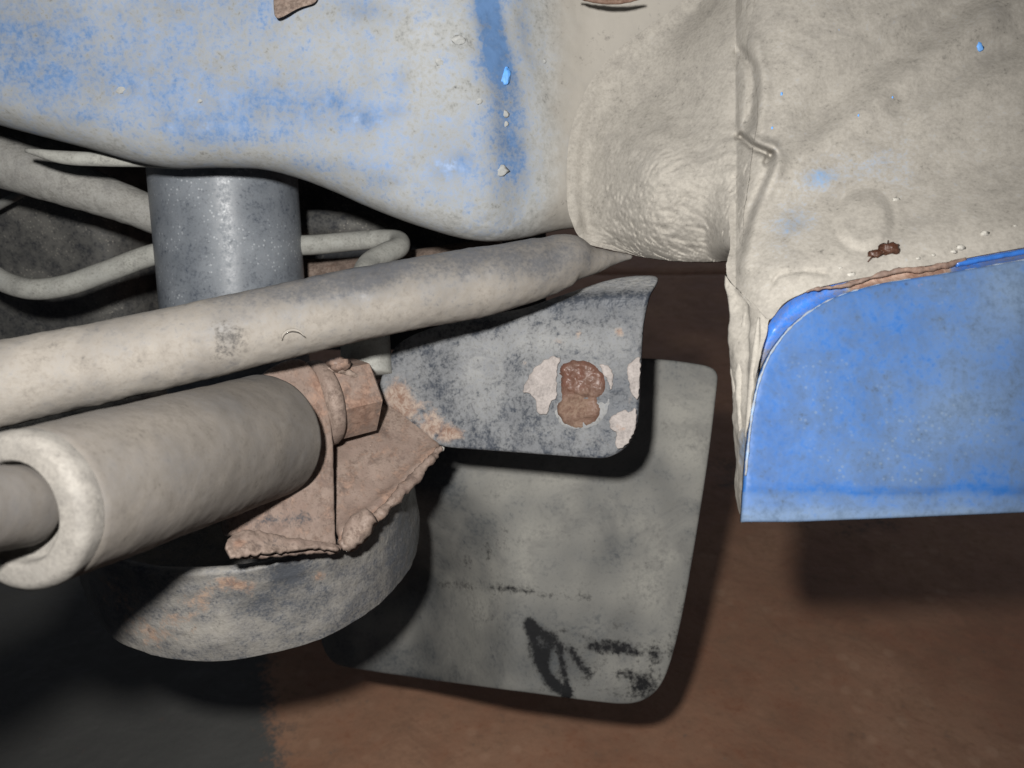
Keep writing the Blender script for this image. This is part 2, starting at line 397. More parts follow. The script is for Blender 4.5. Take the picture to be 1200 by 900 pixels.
grid('rail', R, M['rail'], ch, {'dust': rail_dust, 'mud': lambda px, py, v: sstep(605, 690, px) * .95 + .25 * sstep(60, 0, edge(np.clip(px, -200, 870)) - py), 'rust': lambda px, py, v: .5 * gs(polydist(px, py, [(318, -4), (362, -2)]), 5) , 'mark': 0})

# flange under the rail at the left, and the sealed arm behind it
tube('flange', [V(30, 176, .374), V(70, 184, .375), (V(120, 187, .376)), V(170, 189, .378), V(215, 194, .385)], [.0010, .0030, .0032, .0028, .002], M['pipe'], ch, {'dust': .8}, seg=14, n=40)
arm = tube('brace_arm', [V(-60, 168, .43), V(10, 192, .432), V(80, 215, .436), V(150, 240, .442), V(230, 272, .45)], [.0150, .0140, .0125, .0105, .0105], M['arm'], ch,
     {'dust': .7}, seg=28, n=80, disp=lambda r: .0004 * fbm(r, 160, 3))

LBx = curve([(-170, 905), (-60, 890), (10, 878), (60, 868), (95, 875), (140, 876), (180, 869), (215, 865), (250, 860), (280, 860), (312, 857), (345, 868), (380, 890)])
seam = curve([(850, 322), (868, 345), (886, 366), (903, 374), (916, 358), (940, 344), (985, 331), (1020, 324), (1060, 316), (1100, 309), (1140, 301), (1200, 290), (1260, 279), (1340, 262)])
CRACK = [(868, 160), (880, 172), (903, 181)]
def sheet_d(px, py):
    d = .2905 + .034 * np.clip((290 - py) / 300, -.3, 1.6) ** 1 + .020 * np.exp(-np.clip(px - 862, 0, 400) / 26.0)
    d = d - .012 * sstep(230, 330, py + .18 * (px - 900)) - .006 * sstep(880, 1250, px)
    h = .0045 * gs(polydist(px, py, [(905, 182), (940, 150), (1000, 98), (1060, 55), (1130, 0), (1200, -60)]), 26) * sstep(905, 960, px)
    h = h - .0022 * gs(polydist(px, py, [(915, 195), (960, 165), (1020, 118), (1090, 72), (1160, 20)]), 20)
    h = h + .0026 * gs(polydist(px, py, [(1060, 112), (1120, 82), (1180, 50), (1290, -10)]), 22) - .0012 * gs(polydist(px, py, [(1080, 135), (1140, 105), (1220, 70)]), 22)
    h = h + .0026 * gs(polydist(px, py, [(868, 60), (880, 78), (883, 100), (879, 140), (868, 162)]), 6) - .0018 * gs(polydist(px, py, [(884, 50), (893, 80), (896, 110), (890, 150)]), 9)
    h = h + .0055 * gs(polydist(px, py, CRACK), 4.5) - .0030 * gs(polydist(px, py, [(872, 154), (885, 164), (905, 173)]), 7)
    h = h + .0016 * gs(polydist(px, py, [(905, 185), (893, 215), (880, 245), (868, 290)]), 5) - .0022 * gs(polydist(px, py, [(912, 190), (902, 215), (890, 245), (878, 285), (872, 310)]), 9)
    h = h + .0035 * gs(polydist(px, py, [(903, 182), (897, 190)]), 4)
    h = h + .0010 * gs(polydist(px, py, [(906, 330), (912, 322), (940, 317), (965, 320)]), 3)
    r = np.hypot((px - 1013), (py - 258) * .97)
    h = h - .0016 * sstep(37, 22, r) + .0003 * gs(r - 37, 5)
    return d + 1.3 * h

# cross tube
A = pcurve([(706, 291), (690, 286), (676, 274), (668, 256), (664, 215), (670, 150), (692, 96), (722, 60), (756, 34), (800, 0), (830, -60), (850, -150)])
B = pcurve([(858, 307), (859, 299), (861, 280), (861, 250), (866, 215), (870, 180), (877, 140), (876, 95), (869, 60), (878, 10), (890, -60), (905, -150)])
nu, nv = 170, 300
u = np.linspace(0, 1.05, nu); t = np.linspace(0, 1, nv)
a = A(t); b = B(t)
Rt = .045
def tube_pts(uu, rowsel=slice(None)):
    out = []
    for k in uu:
        x = a[:, 0] + (b[:, 0] - a[:, 0]) * k; y = a[:, 1] + (b[:, 1] - a[:, 1]) * k
        sag = np.interp(t, [0, .08, .3, 1], [7, 6, 2, 0]); y = y + sag * np.sin(np.pi * np.clip(k, 0, 1))
        yc, hr = 165.0, 135.0
        c = np.sqrt(np.clip(1 - ((np.clip(y, 115, 400) - yc) / (hr + 19)) ** 2, 0, 1))
        rl = rail_d(x, np.minimum(y, edge(x) - RP * .5)) - .0012
        dr = .322 + Rt * (1 - c) + .030 * (1 - min(k, 1)) + .006 * sstep(90, -60, y)
        m_ = sstep(60, 215, y); w = sstep(0, .55, k) * m_ + .35 * min(k, 1) * (1 - m_); lo_k = .80 * m_ + .25 * (1 - m_)
        d = rl * (1 - w) + dr * w
        d = d + .010 * np.sin(np.pi * min(k * 1.8, 1)) * (1 - c) 
        e2 = np.clip((k - lo_k) / (1.05 - lo_k), 0, 1); e2 = e2 * e2 * (3 - 2 * e2) * sstep(312, 285, y)
        d = d * (1 - e2) + (sheet_d(x, y) - .0006) * e2
        out.append((x, y, d))
    return out
cols = tube_pts(u)
TX = np.array([c[0] for c in cols]).T; TY = np.array([c[1] for c in cols]).T; TD = np.array([c[2] for c in cols]).T
T0 = P(TX, TY, TD)
# wrinkles of the underseal: roughly level, bowed, warped
wq = fbm(T0, 28, 3, 2.0); wv = (TY + 14 * np.sin((TX - 660) / 210 * np.pi) + 16 * wq) / 12.5
wr = np.sin(wv * 2 * np.pi / 1.9) * .5 + .5; wr = wr ** 1.6
amt = (sstep(60, 200, TY) * .75 + .15) * sstep(668, 720, TX)
crk = 1 - 2.2 * np.abs(fbm((T0 + (.004 * wq)[..., None]) * np.array((.16, 1.0, 1.0)), 330, 4, 5.0))
disp = .0006 * wr * amt * (0.5 + 0.9 * np.clip(wq + .5, 0, 1)) + .0011 * np.clip(crk, -1, 1) * amt * sstep(120, 270, TY) + .0008 * wq
# bead of the weld round the tube, groove outside it
wd = TX - a[:, 0][:, None]
disp = disp + (.0016 * gs(wd - 9, 7) - .0012 * gs(wd - 26, 10)) * sstep(300, 255, TY) * sstep(40, 170, TY)
LUMPS = [(672, 262, 9, 10, .0022), (688, 268, 8, 14, -.0018), (700, 262, 10, 8, .0012), (850, 232, 10, 12, .0010), (838, 250, 14, 8, .0008)]
for x, y, rx, ry, h in LUMPS: disp = disp + h * blob(TX, TY, x, y, rx, ry)
T1 = T0 - FW * disp[..., None]
under = [T1[0] + np.array((0, q, .6 * q)) for q in (.10, .06, .03, .012, .004)]
T1 = np.vstack([np.array(under), T1])
grid('cross_tube', T1, M['mud'], ch, {'dust': lambda px, py, v: 1.25 - .18 * blob(px, py, 700, 20, 60, 40), 'rust': 0})
# the ragged lip peeping in at the very top edge
tube('peeled_lip', [V(676, -3, .345), V(700, 1, .344), V(725, 2, .343), V(752, -2, .342)], [.0004, .0011, .0011, .0004], M['rustlump'], ch, {'dust': .6}, seg=10, n=24, disp=lambda r: .0003 * fbm(r, 500, 2))

# end sheet (gusset) right of the tube
nx, ny = 260, 230
uu = np.linspace(0, 1, nx) ** 1.25; vv = np.linspace(0, 1, ny)
SX = np.zeros((ny, nx)); SY = np.zeros((ny, nx))
for i, q in enumerate(vv):
    for it in range(1):
        pass
    yl = -170 + (322 + 170) * q
    x0_ = LBx(yl) - np.interp(yl, [0, 130, 180], [12, 10, 5]); x = x0_ + (1340 - x0_) * uu
    x = x + 3.0 * mnoise.fractal(Vector((yl * .03, 1.3, 0)), 1, 2, 4) * (1 - uu) ** 8
    SX[i] = x; SY[i] = -170 + (seam(x) + 170) * q
SD = sheet_d(SX, SY); S0 = P(SX, SY, SD)
nse = fbm(S0, 30, 3, 4.0); nse2 = fbm(S0, 190, 3, 8.0)
S0 = S0 - FW * (.0008 * nse + .00009 * nse2 * (1 + 1.5 * blob(SX, SY, 880, 240, 30, 80)))[..., None]
def sheet_dust(px, py, v):
    k = np.full(px.shape, 1.12)
    for x, y, rx, ry, a_ in [(962, 208, 22, 12, .50), (930, 262, 22, 12, .42), (1000, 200, 50, 22, .26), (1040, 195, 40, 40, .2), (915, 280, 20, 20, .25), (940, 235, 30, 30, .2)]: k = k - a_ * blob(px, py, x, y, rx, ry)
    return k + .3 * blob(px, py, 1013, 258, 32)
grid('end_sheet', S0, M['mud'], ch, {'dust': sheet_dust, 'rust': lambda px, py, v: .30 * blob(px, py, 1076, 226, 6) })

# side sheet left of the panel, receding
SL = pcurve([(850, 322), (853, 350), (855, 400), (857, 460), (861, 540), (866, 600), (868, 613)])
SR = pcurve([(903, 374), (895, 400), (886, 440), (878, 490), (874, 540), (871, 590), (870, 613)])
tt = np.linspace(0, 1, 140); sl, sr = SL(tt), SR(tt); ww = np.linspace(0, 1, 26)
SX2 = sl[:, 0][:, None] * (1 - ww) + sr[:, 0][:, None] * ww
top_y = seam(SX2[0]); SY2 = sl[:, 1][:, None] * (1 - ww) + sr[:, 1][:, None] * ww
SY2[0] = top_y
d0 = sheet_d(SX2[0], SY2[0])
end = .290 + (.2685 - .290) * ww
bl = sstep(0, .25, tt)[:, None]
SD2 = d0[None] * (1 - bl) + end[None] * bl
P2 = P(SX2, SY2, SD2)
P2 = P2 - RT * (.0009 * fbm(P2, 90, 3, 2.5))[..., None] + RT * (.0018 * gs(polydist(SX2, SY2, [(868, 350), (872, 420), (868, 500)]), 5))[..., None]
back_col = P2[:, :1] + np.array((.022, .03, -.004))
P2 = np.concatenate([back_col, P2], 1)
grid('side_sheet', P2, M['mud'], ch, {'dust': lambda px, py, v: 1.2 - .8 * blob(px, py, 871, 525, 6, 25), 'rust': 0, 'mark': lambda px, py, v: .25 * blob(px, py, 872, 520, 5, 22)})
# little gap filler where the tube, sheet and side sheet meet: a curl of underseal
tube('sealant_curl', [V(862, 300, .318), V(868, 290, .312), V(873, 303, .306), V(872, 322, .302), V(868, 340, .300)], [.0008, .0022, .0020, .0016, .0008], M['mud'], ch, {'dust': 1.2}, seg=12, n=30, disp=lambda r: .0005 * fbm(r, 320, 3))
for fold in ([(862, 296, .3205), (866, 325, .3085), (863, 370, .2965), (862, 430, .2905), (863, 500, .2885)], [(880, 292, .3035), (879, 330, .2995), (874, 380, .2865), (868, 440, .2835), (868, 520, .2812)], [(893, 320, .2945), (895, 350, .2895), (890, 380, .2800), (882, 430, .2765)]):
    tube('sealant_fold', [V(*q) for q in fold], [.0004] + [.0018] * (len(fold) - 2) + [.0003], M['mud'], ch, {'dust': 1.2}, seg=16, n=70, disp=lambda r: .0005 * fbm(r, 200, 3))
tube('sealant_flap', [V(889, 372, .2745), V(887, 400, .2725), V(882, 450, .2715), V(877, 500, .2710), V(874, 512, .2712)], [.0004, .0011, .0014, .0010, .0004], M['mud'], ch, {'dust': 1.2}, seg=12, n=30)

# blue end panel
pan_top = [(869, 612), (871, 585), (873, 552), (877, 510), (883, 466), (893, 430), (908, 403), (930, 377), (958, 357), (990, 343), (1030, 332), (1070, 326), (1110, 320), (1150, 313), (1200, 304), (1260, 293), (1340, 278)]
ol = np.vstack([resample(chaikin(pan_top, 2, False), 4, False), [(1340, 593), (1200, 600.5), (1050, 607), (930, 612)]])
pd0 = plane_depth((869, 612, .2655), (1200, 600, .2600), (1000, 343, .2700))
def pan_disp(px, py, v):
    h = .0012 * np.sin(np.clip((px - 870) / 470, 0, 1) * np.pi)
    h = h + .0002 * gs(py - np.interp(px, [868, 1000, 1200, 1340], [570, 574, 572, 568]) , 5) - .0003 * gs(py - np.interp(px, [868, 1000, 1200, 1340], [582, 585, 582, 578]), 6)
    return h + .0004 * fbm(v, 35, 2)
def pan_dust_and_light(px, py, v):
    k = .28 + .22 * sstep(930, 1200, px) + .42 * blob(px, py, 1190, 340, 55, 60) + .25 * blob(px, py, 1120, 460, 70, 60)
    wb = 5 * fbm(v, 60, 3); k = k + .42 * sstep(590, 606, py + wb) + .22 * sstep(574, 584, py + wb) - .28 * gs(py + wb - np.interp(px, [868, 1000, 1200], [570, 575, 571]), 5) - .15 * blob(px, py, 900, 480, 30, 80) + .1 * blob(px, py, 1010, 540, 60, 30)  # hem's dark line and lit bottom edge painted in with the dust
    return k
pn = plate('end_panel', ol, pd0, .0030, M['panel'], ch, {'dust': pan_dust_and_light, 'rust': lambda px, py, v: .6 * blob(px, py, 1078, 334, 5) + .35 * blob(px, py, 1067, 345, 3) , 'mark': lambda px, py, v: .55 * gs(polydist(px, py, [(1046, 335), (1062, 334)]), 3)}, rnd=3.5, step=5, disp=pan_disp)
# pale dust ridge along the panel's edge
rim = resample(chaikin(pan_top, 2, False), 5, False); rim = rim[rim[:, 0] < 1205]
rim = rim[(rim[:, 1] < 560)]
tube('edge_ridge', P(rim[:, 0] + 1, rim[:, 1] + 1, pd0(rim[:, 0], rim[:, 1]) - .0002), .00042, M['mud'], pn, {'dust': .5}, seg=8, n=160, disp=lambda r: .0004 * fbm(r, 420, 3), smoothpath=False)
# rolled lip between seam and panel
lt = np.linspace(0, 1, 150)
lo_c = resample(chaikin(pan_top, 2, False), 3, False); lo_c = lo_c[(lo_c[:, 1] < 470)]; lo_c = lo_c[lo_c[:, 0] < 1338]
s_ = np.r_[0, np.cumsum(np.linalg.norm(np.diff(lo_c, axis=0), axis=1))]; s_ /= s_[-1]
LX = np.interp(lt, s_, lo_c[:, 0]); LY = np.interp(lt, s_, lo_c[:, 1])
UXs = pcurve([(888, 452), (893, 415), (896, 392), (906, 372), (922, 355), (945, 343), (985, 331.5), (1020, 325), (1060, 317), (1100, 310), (1140, 302), (1200, 291), (1260, 280), (1338, 263)])(lt)
wv_ = np.linspace(0, 1, 12)
GX = UXs[:, 0][:, None] * (1 - wv_) + LX[:, None] * wv_; GY = UXs[:, 1][:, None] * (1 - wv_) + LY[:, None] * wv_
dU = np.where(UXs[:, 0] < 903, .2745, sheet_d(UXs[:, 0], UXs[:, 1]) + .0012); dL = pd0(LX, LY) + .0022
GD = dU[:, None] * (1 - wv_) + dL[:, None] * wv_ + .0022 * np.sin(np.pi * wv_)[None] * np.clip(np.hypot(UXs[:, 0] - LX, UXs[:, 1] - LY) / 25, .2, 1)[:, None]
grid('rolled_lip', P(GX, GY, GD), M['lip'], pn, {'dust': lambda px, py, v: .36 + .9 * sstep(985, 1010, px) * sstep(1125, 1095, px) + .5 * sstep(400, 440, py), 'rust': lambda px, py, v: .9 * sstep(985, 1005, px) * sstep(1125, 1100, px)})
sx = np.linspace(945, 1132, 60)
tube('rust_seam', P(sx, seam(sx) + 2.0 + 2 * np.sin(sx / 17), sheet_d(sx, seam(sx)) - .0004), np.interp(sx, [945, 985, 1040, 1110, 1132], [.0003, .0006, .0010, .0011, .0005]), M['rusty'], ch, {'dust': .3, 'rust': .45}, seg=10, n=90, disp=lambda r: .0007 * fbm(r, 300, 4))
sx = np.linspace(1120, 1338, 40)
tube('blue_seam', P(sx, seam(sx) + 5, sheet_d(sx, seam(sx)) - .0002), .0009, M['lip'], ch, {'dust': .2}, seg=10, n=60, disp=lambda r: .0003 * fbm(r, 300, 3))
# debris and chips on the chassis
def on_sheet(x, y, k=.0005): return V(x, y, float(sheet_d(np.array(float(x)), np.array(float(y)))) - k)
def on_rail(x, y, k=.0005): return V(x, y, float(rail_d(np.array(float(x)), np.array(float(y)))) - k)
for x, y, r in [(1026, 298, .0019), (1034, 295, .0015), (1043, 292, .0026)]:
    lump('rust_debris', on_sheet(x, y, .0006), r, M['insect'], ch, (1.25, .85, .7), .5, 1.4, {'dust': .3})
for x0, y0, x1, y1 in [(1024, 300, 1017, 307), (1040, 290, 1041, 282), (1046, 294, 1052, 291)]:
    tube('debris_leg', [on_sheet(x0, y0, .001), on_sheet((x0+x1)/2, (y0+y1)/2 - 1, .0014), on_sheet(x1, y1, .0003)], .00025, M['insect'], ch, {'dust': .2}, seg=6, n=10)
for x, y, r in [(998, 322, .0011), (1154, 274, .0013), (1126, 290, .0013), (1118, 295, .0009), (1076, 303, .0006), (1094, 299, .0006), (985, 314, .0006), (1050, 234, .0010), (1190, 265, .0006)]:
    lump('paint_grit', on_sheet(x, y, .0002), r, M['pale'], ch, (1.3, .8, .6), .5, 1.5, {'dust': .5}, seg=12)
for x, y, r in [(1148, 55, .0019), (983, 36, .0007), (905, 150, .0006), (916, 110, .0007), (1046, 114, .0005), (1006, 135, .0005)]:
    lump('paint_chip', on_sheet(x, y, .0000), r, M['blueflake'], ch, (.7, 1.0, .35), .5, 1.5, {'dust': .5}, seg=12)
lump('paint_chip', on_rail(592, 88, .0002), .0034, M['blueflake'], ch, (.62, 1.25, .22), .45, 1.3, {'dust': .35}, seg=20)
for x, y, r in [(590, 133, .0021), (591, 145, .0016), (586, 200, .0030), (538, 47, .0026), (560, 118, .0018), (636, 72, .0013), (640, 78, .0009), (596, 258, .0012), (586, 257, .0008), (648, 259, .0022), (140, 105, .0022), (232, 117, .0015), (516, 72, .0022), (430, 120, .0014), (482, 236, .0012), (476, 252, .0010)]:
    lump('dirt_crumb', on_rail(x, y if y < 220 else y - 0, -.0003 if y < 220 else -.012 - (.010 if y > 250 else 0) * 1.0), r, M['rail'], ch, (1.1, .9, .3), .5, 1.5, {'dust': 1.6}, seg=12)
pf = plane_depth((322, 20, .3300), (362, 2, .3330), (330, -10, .3345))
plate('peeled_chip', chaikin([(320, -12), (372, -14), (372, 2), (350, 7), (332, 18), (322, 21), (320, 8)], 2), pf, .0008, M['rusty'], ch, {'dust': .75, 'rust': lambda px, py, v: .45 * blob(px, py, 330, 2, 14, 8)}, rnd=2, step=3)

# ------------------------------------------------------------------ shock absorber
sc_ = V(270, 300, .448)
shock = thing('shock_absorber', 'upright black shock absorber tube with fine pale specks, below the blue rail', 'shock absorber', (sc_[0], sc_[1], .30))
rr = .0392
prof = [(z, rr) for z in np.linspace(.33, .62, 80)]
ang = np.linspace(0, 2*np.pi, 96, endpoint=False)
pts = np.array([[(sc_[0] + r * math.cos(q) - .02 * (z - sc_[2]), sc_[1] + r * math.sin(q) + .27 * (z - sc_[2]), z) for q in ang] for z, r in prof])
grid('dust_tube', pts, M['shock'], shock, {'dust': .36}, wrap=True)
pts = np.array([[(sc_[0] + r * math.cos(q), sc_[1] + r * math.sin(q), z) for q in ang] for z, r in [(.25, .018), (.34, .018)]])
grid('piston_rod', pts, M['pipe'], shock, {'dust': .4}, wrap=True)

# ------------------------------------------------------------------ dark tank and rear plate behind the shock
tk = V(60, 330, .60)
def rbox(name, c, size, r, mat, parent, attrs, rz=0, n=14):
    v = []; f = []
    m = 40
    th = np.linspace(0, np.pi, 33); ph = np.linspace(0, 2*np.pi, 65)[:-1]
    pts = np.array([[(math.sin(a1)*math.cos(b1), math.sin(a1)*math.sin(b1), math.cos(a1)) for b1 in ph] for a1 in th])
    e = .22; q = np.sign(pts) * np.abs(pts) ** e
    q = q * np.array(size) / 2
    cz, sz = math.cos(rz), math.sin(rz)
    q = np.stack([q[..., 0]*cz - q[..., 1]*sz, q[..., 0]*sz + q[..., 1]*cz, q[..., 2]], -1) + np.array(c)
    q = q + (.0025 * fbm(q, 18, 3))[..., None] * np.array((0, -1, 0))
    return recalc(grid(name, q, mat, parent, attrs, wrap=True))
tank = thing('plastic_tank', 'dark speckled plastic tank at the far left behind the bent pipe', 'tank', (tk[0] - .05, tk[1] + .04, .25))
rbox('tank_shell', (tk[0] - .07, tk[1] + .07, .36), (.30, .16, .34), .02, M['tank'], tank, {'dust': .38}, rz=-.15)
tube('tank_strap', [V(-40, 262, .53), V(0, 240, .525), V(22, 228, .52), V(60, 205, .53)], .0028, M['pipe'], tank, {'dust': .4}, seg=10, n=20)

xm = thing('rear_cross_member', 'dusty pinkish cross member glimpsed between the shock tube and the thin pipe', 'cross member', V(450, 320, .53))
tube('beam', [V(330, 330, .52), V(420, 326, .515), V(500, 318, .505), V(590, 306, .50)], [.014, .0135, .0145, .015], M['rusty'], xm, {'dust': .75, 'rust': lambda px, py, v: .5 * blob(px, py, 388, 313, 10, 6)}, seg=24, n=50)
tube('beam_rib', [V(350, 262, .54), V(390, 262, .535), V(440, 268, .53), V(470, 280, .525)], [.009, .0085, .006, .003], M['tank'], xm, {'dust': .35}, seg=18, n=30)

# ------------------------------------------------------------------ brake pipe
bpipe = tag(tube('brake_pipe', [V(-60, 300, .44), V(-20, 316, .44), V(12, 333, .438), V(40, 339, .436), V(75, 335, .436), V(120, 320, .438), V(185, 297, .44),
      V(260, 287, .445), (V(365, 287, .455)), V(420, 282, .455), V(452, 280, .450), V(467, 282, .444), V(468, 289, .436), V(452, 297, .425), V(434, 308, .415), V(426, 330, .400), V(428, 390, .388), V(430, 440, .384)],
      [.0058, .0058, .0058, .0058, .0058, .0058, .0058, .0056, .0056, .0054, .0052, .0054, .0056, .0057, .0058, .0066, .0115, .0122], M['pipe'],
      None, {'dust': .72}, seg=24, n=260), 'thin bent grey pipe running behind the shock tube and doubling back', 'pipe')

# ------------------------------------------------------------------ diagonal rod
def rod_dust(px, py, v):
    up_e = np.interp(px, [0, 187, 360, 480, 640], [402, 357, 325, 300, 280])
    k = .95 - .58 * sstep(150, 420, px) * sstep(62, 20, py - up_e) - .10
    k = k - .18 * blob(px, py, 430, 330, 140, 26) - .15 * blob(px, py, 590, 303, 60, 10) - .1 * blob(px, py, 60, 440, 120, 25)
    return k + .25 * sstep(640, 670, px)
rod = tag(tube('track_rod', [V(-140, 480, .250), V(0, 450, .268), V(180, 412, .289), V(330, 377, .306), V(480, 345, .3225), V(580, 327, .332), V(640, 312, .338), V(668, 304, .341), V(690, 306, .344), V(715, 303, .348), V(740, 301, .352)],
      [.0142, .0142, .0142, .0142, .0142, .0139, .0122, .0106, .0066, .0034, .0008], M['rod'], None,
      {'dust': rod_dust, 'mark': lambda px, py, v: .62 * blob(px, py, 266, 396, 17, 24) + .25 * blob(px, py, 250, 385, 10, 8) + .25 * gs(polydist(px, py, [(540, 312), (572, 304), (598, 302)]), 3)},
      seg=72, n=300, disp=lambda r: .0003 * fbm(r, 60, 3) + .00022 * fbm(r, 260, 3, 3.0)),
      'long dust-caked steel rod slanting across the picture above the big bush', 'rod')
cr = [(330, 399), (332, 392), (340, 387), (350, 388), (357, 394)]
def rod_front(x, y):
    q = np.array([rod.data.vertices[i].co[:] for i in range(0, len(rod.data.vertices))]) + np.array(rod.location)
    a1, b1, d1 = proj(q); k = np.argsort((a1 - x) ** 2 + (b1 - y) ** 2 + (d1 * 4000) ** 2 * .02)[:6]; return float(np.median(d1[k]))
dfr = rod_front(343, 393)
tube('dent_ring', [V(x, y, dfr - .0002) for x, y in cr], [.0001, .0005, .0006, .0005, .0001], M['rod'], rod, {'dust': .95}, seg=8, n=24)

# ------------------------------------------------------------------ bush (big tube lower left)
nearC = V(19, 601, .206); farC = V(311, 512, .320); ax = farC - nearC; Lb = np.linalg.norm(ax); ax /= Lb
bush = thing('bush_tube', 'thick dusty bush tube with pale end ring, pointing at the viewer lower left', 'bush', nearC - np.array((0, 0, .03)))
bu = np.cross(ax, (0, 0, 1.0)); bu /= np.linalg.norm(bu); bv = np.cross(bu, ax)
def lathe_ax(name, prof, mat, parent, attrs, org=nearC, seg=128, disp=None):
    q = np.linspace(0, 2*np.pi, seg, endpoint=False)
    pts = np.array([[org + ax * s + r * (math.cos(w) * bu + math.sin(w) * bv) for w in q] for s, r in prof])
    if disp is not None:
        nr = pts - (org + np.array([ax * s for s, r in prof]))[:, None, :]; nr /= np.linalg.norm(nr, axis=-1)[..., None] + 1e-9
        pts = pts + nr * disp(pts)[..., None]
    return recalc(grid(name, pts, mat, parent, attrs, wrap=True))
r0, r1 = .0206, .0249
prof = [(.004, r0 - .0012), (.0055, r0 - .0002)] + [(s, r0 + (r1 - r0) * (s / Lb) ** .8) for s in np.linspace(.008, Lb - .001, 90)] + [(Lb, r1 - .001), (Lb + .0005, .012)]
def bush_dust(px, py, v): return .62 + .3 * blob(px, py, 190, 490, 70, 20) + .15 * blob(px, py, 60, 640, 40, 60) - .25 * blob(px, py, 215, 545, 60, 30) - .3 * blob(px, py, 260, 470, 40, 20) - .12 * blob(px, py, 120, 560, 40, 40)
lathe_ax('sleeve', prof, M['bush'], bush, {'dust': bush_dust}, disp=lambda p: .00035 * fbm(p, 40, 3) + .00012 * fbm(p, 260, 3))
# pale end ring: rounded annulus and recess
prof = [(.0065, r0 + .0004), (.0030, r0 + .0007), (.0012, r0 + .0004), (.0002, r0 - .0004), (-.0004, r0 - .0010), (-.0007, r0 - .0018), (-.0008, r0 - .0022), (-.0008, .0165), (-.0008, .0142), (-.0007, .0139), (-.0003, .0135), (.0005, .0132), (.0010, .0131), (.006, .0128), (.007, .004)]
lathe_ax('end_ring', prof, M['rubber'], bush, {'dust': .7}, disp=lambda p: .0002 * fbm(p, 120, 3))
# inner shaft leaving the ring towards the left
sh0 = nearC + ax * .010
lathe = tube('inner_shaft', [V(28, 592, .209), V(-20, 597, .194), V(-90, 605, .175), V(-190, 618, .152)], [.0107, .0107, .0107, .0107], M['bush'], bush, {'dust': .45}, seg=64, n=60, disp=lambda r: .0002 * fbm(r, 80, 3))

# ------------------------------------------------------------------ spring bracket: ear, tray, plate, cup, nut
cupc = V(314, 692, .424)
br = thing('spring_bracket', 'rusty spring bracket with bolted plate, torn tray and round spring cup in the centre', 'bracket', (cupc[0], cupc[1], .20))
eardf = plane_depth((345, 425, .3365), (393, 560, .3345), (272, 640, .3010))
ear = chaikin([(322, 428), (340, 420), (354, 420), (368, 431), (380, 455), (388, 485), (391.5, 520), (392.5, 560), (393, 600), (395, 636), (396, 640), (340, 632), (285, 626), (262, 628), (275, 560), (290, 480), (305, 440)], 2)
plate('ear', ear, eardf, .0052, M['rusty'], br, {'dust': .5, 'rust': lambda px, py, v: .35 + .3 * blob(px, py, 372, 450, 10, 40), 'mark': lambda px, py, v: .5 * blob(px, py, 345, 608, 30, 10) + .3 * blob(px, py, 310, 612, 20, 8)},
      rnd=3, step=3, jag=.5, disp=lambda x, y, v: .0003 * fbm(v, 130, 4) + .0009 * sstep(470, 430, y) * sstep(340, 390, x))
# torn foot below the ear: layers
eA = lambda x, y, k: (x, y, float(eardf(np.array(float(x)), np.array(float(y)))) + k)
fdf = plane_depth(eA(270, 620, -.004), eA(396, 640, -.005), eA(330, 660, -.012))
plate('torn_foot', chaikin([(264, 634), (280, 618), (330, 626), (376, 634), (397, 638), (399, 645), (375, 640), (345, 644), (310, 646), (285, 650), (270, 651)], 1), fdf, .0016, M['rusty'], br,
      {'dust': .62, 'rust': lambda px, py, v: .5 * blob(px, py, 280, 636, 10, 6) + .15, 'mark': lambda px, py, v: .35 * blob(px, py, 320, 636, 25, 6)}, rnd=1.5, step=2.5, jag=2.5, disp=lambda x, y, v: .0012 * fbm(v, 170, 4))
fdf2 = plane_depth(eA(270, 620, .001), eA(396, 640, .0005), eA(330, 660, -.006))
plate('torn_layer', chaikin([(268, 636), (300, 628), (360, 634), (398, 636), (401, 648), (380, 646), (340, 649), (300, 652), (272, 650)], 1), fdf2, .0016, M['rusty'], br,
      {'dust': .45, 'mark': .2}, rnd=1.5, step=2.5, jag=2.0, disp=lambda x, y, v: .0010 * fbm(v, 210, 4, 9.0))
# tray between ear and plate
dA = float(eardf(np.array(397.), np.array(612.)))
tdf = plane_depth((397, 628, dA + .002), (516, 522, .3752), (441, 466, .3860))
tray = chaikin([(380, 470), (415, 440), (455, 450), (500, 500), (517, 519), (514, 530), (492, 552), (468, 578), (448, 598), (425, 616), (404, 632), (394, 634), (390, 560)], 1)
plate('tray', tray, tdf, .0050, M['rusty'], br, {'dust': .55, 'rust': lambda px, py, v: .36 + .35 * gs(polydist(px, py, [(400, 632), (430, 612), (470, 575), (514, 528)]), 6)}, rnd=5, step=3, jag=2.0,
      disp=lambda x, y, v: .0005 * fbm(v, 90, 4) + .0016 * gs(polydist(x, y, [(400, 622), (430, 602), (470, 566), (508, 526)]), 7) - .0022 * gs(polydist(x, y, [(415, 590), (450, 566), (495, 522)]), 14) * 0.5)
lay = chaikin([(396, 622), (412, 600), (430, 592), (436, 606), (424, 624), (405, 642), (397, 641)], 2)
plate('tray_lump', lay, plane_depth((397, 640, dA - .004), (436, 600, dA + .000), (412, 596, dA + .004)), .006, M['rusty'], br, {'dust': .6, 'rust': .25}, rnd=7, step=2.5, jag=2.5, disp=lambda x, y, v: .0015 * fbm(v, 150, 4))
tube('tray_edge', [*[V(x_, y_, float(tdf(np.array(float(x_)), np.array(float(y_)))) - .0015) for x_, y_ in [(399, 640), (418, 626), (440, 607), (470, 577), (497, 547), (516, 525)]]], [.0016, .0026, .0022, .0026, .0020, .0012], M['rusty'], br,
     {'dust': .5, 'rust': .3}, seg=16, n=90, disp=lambda r: .0014 * fbm(r, 170, 4) + .0005 * fbm(r, 600, 2))

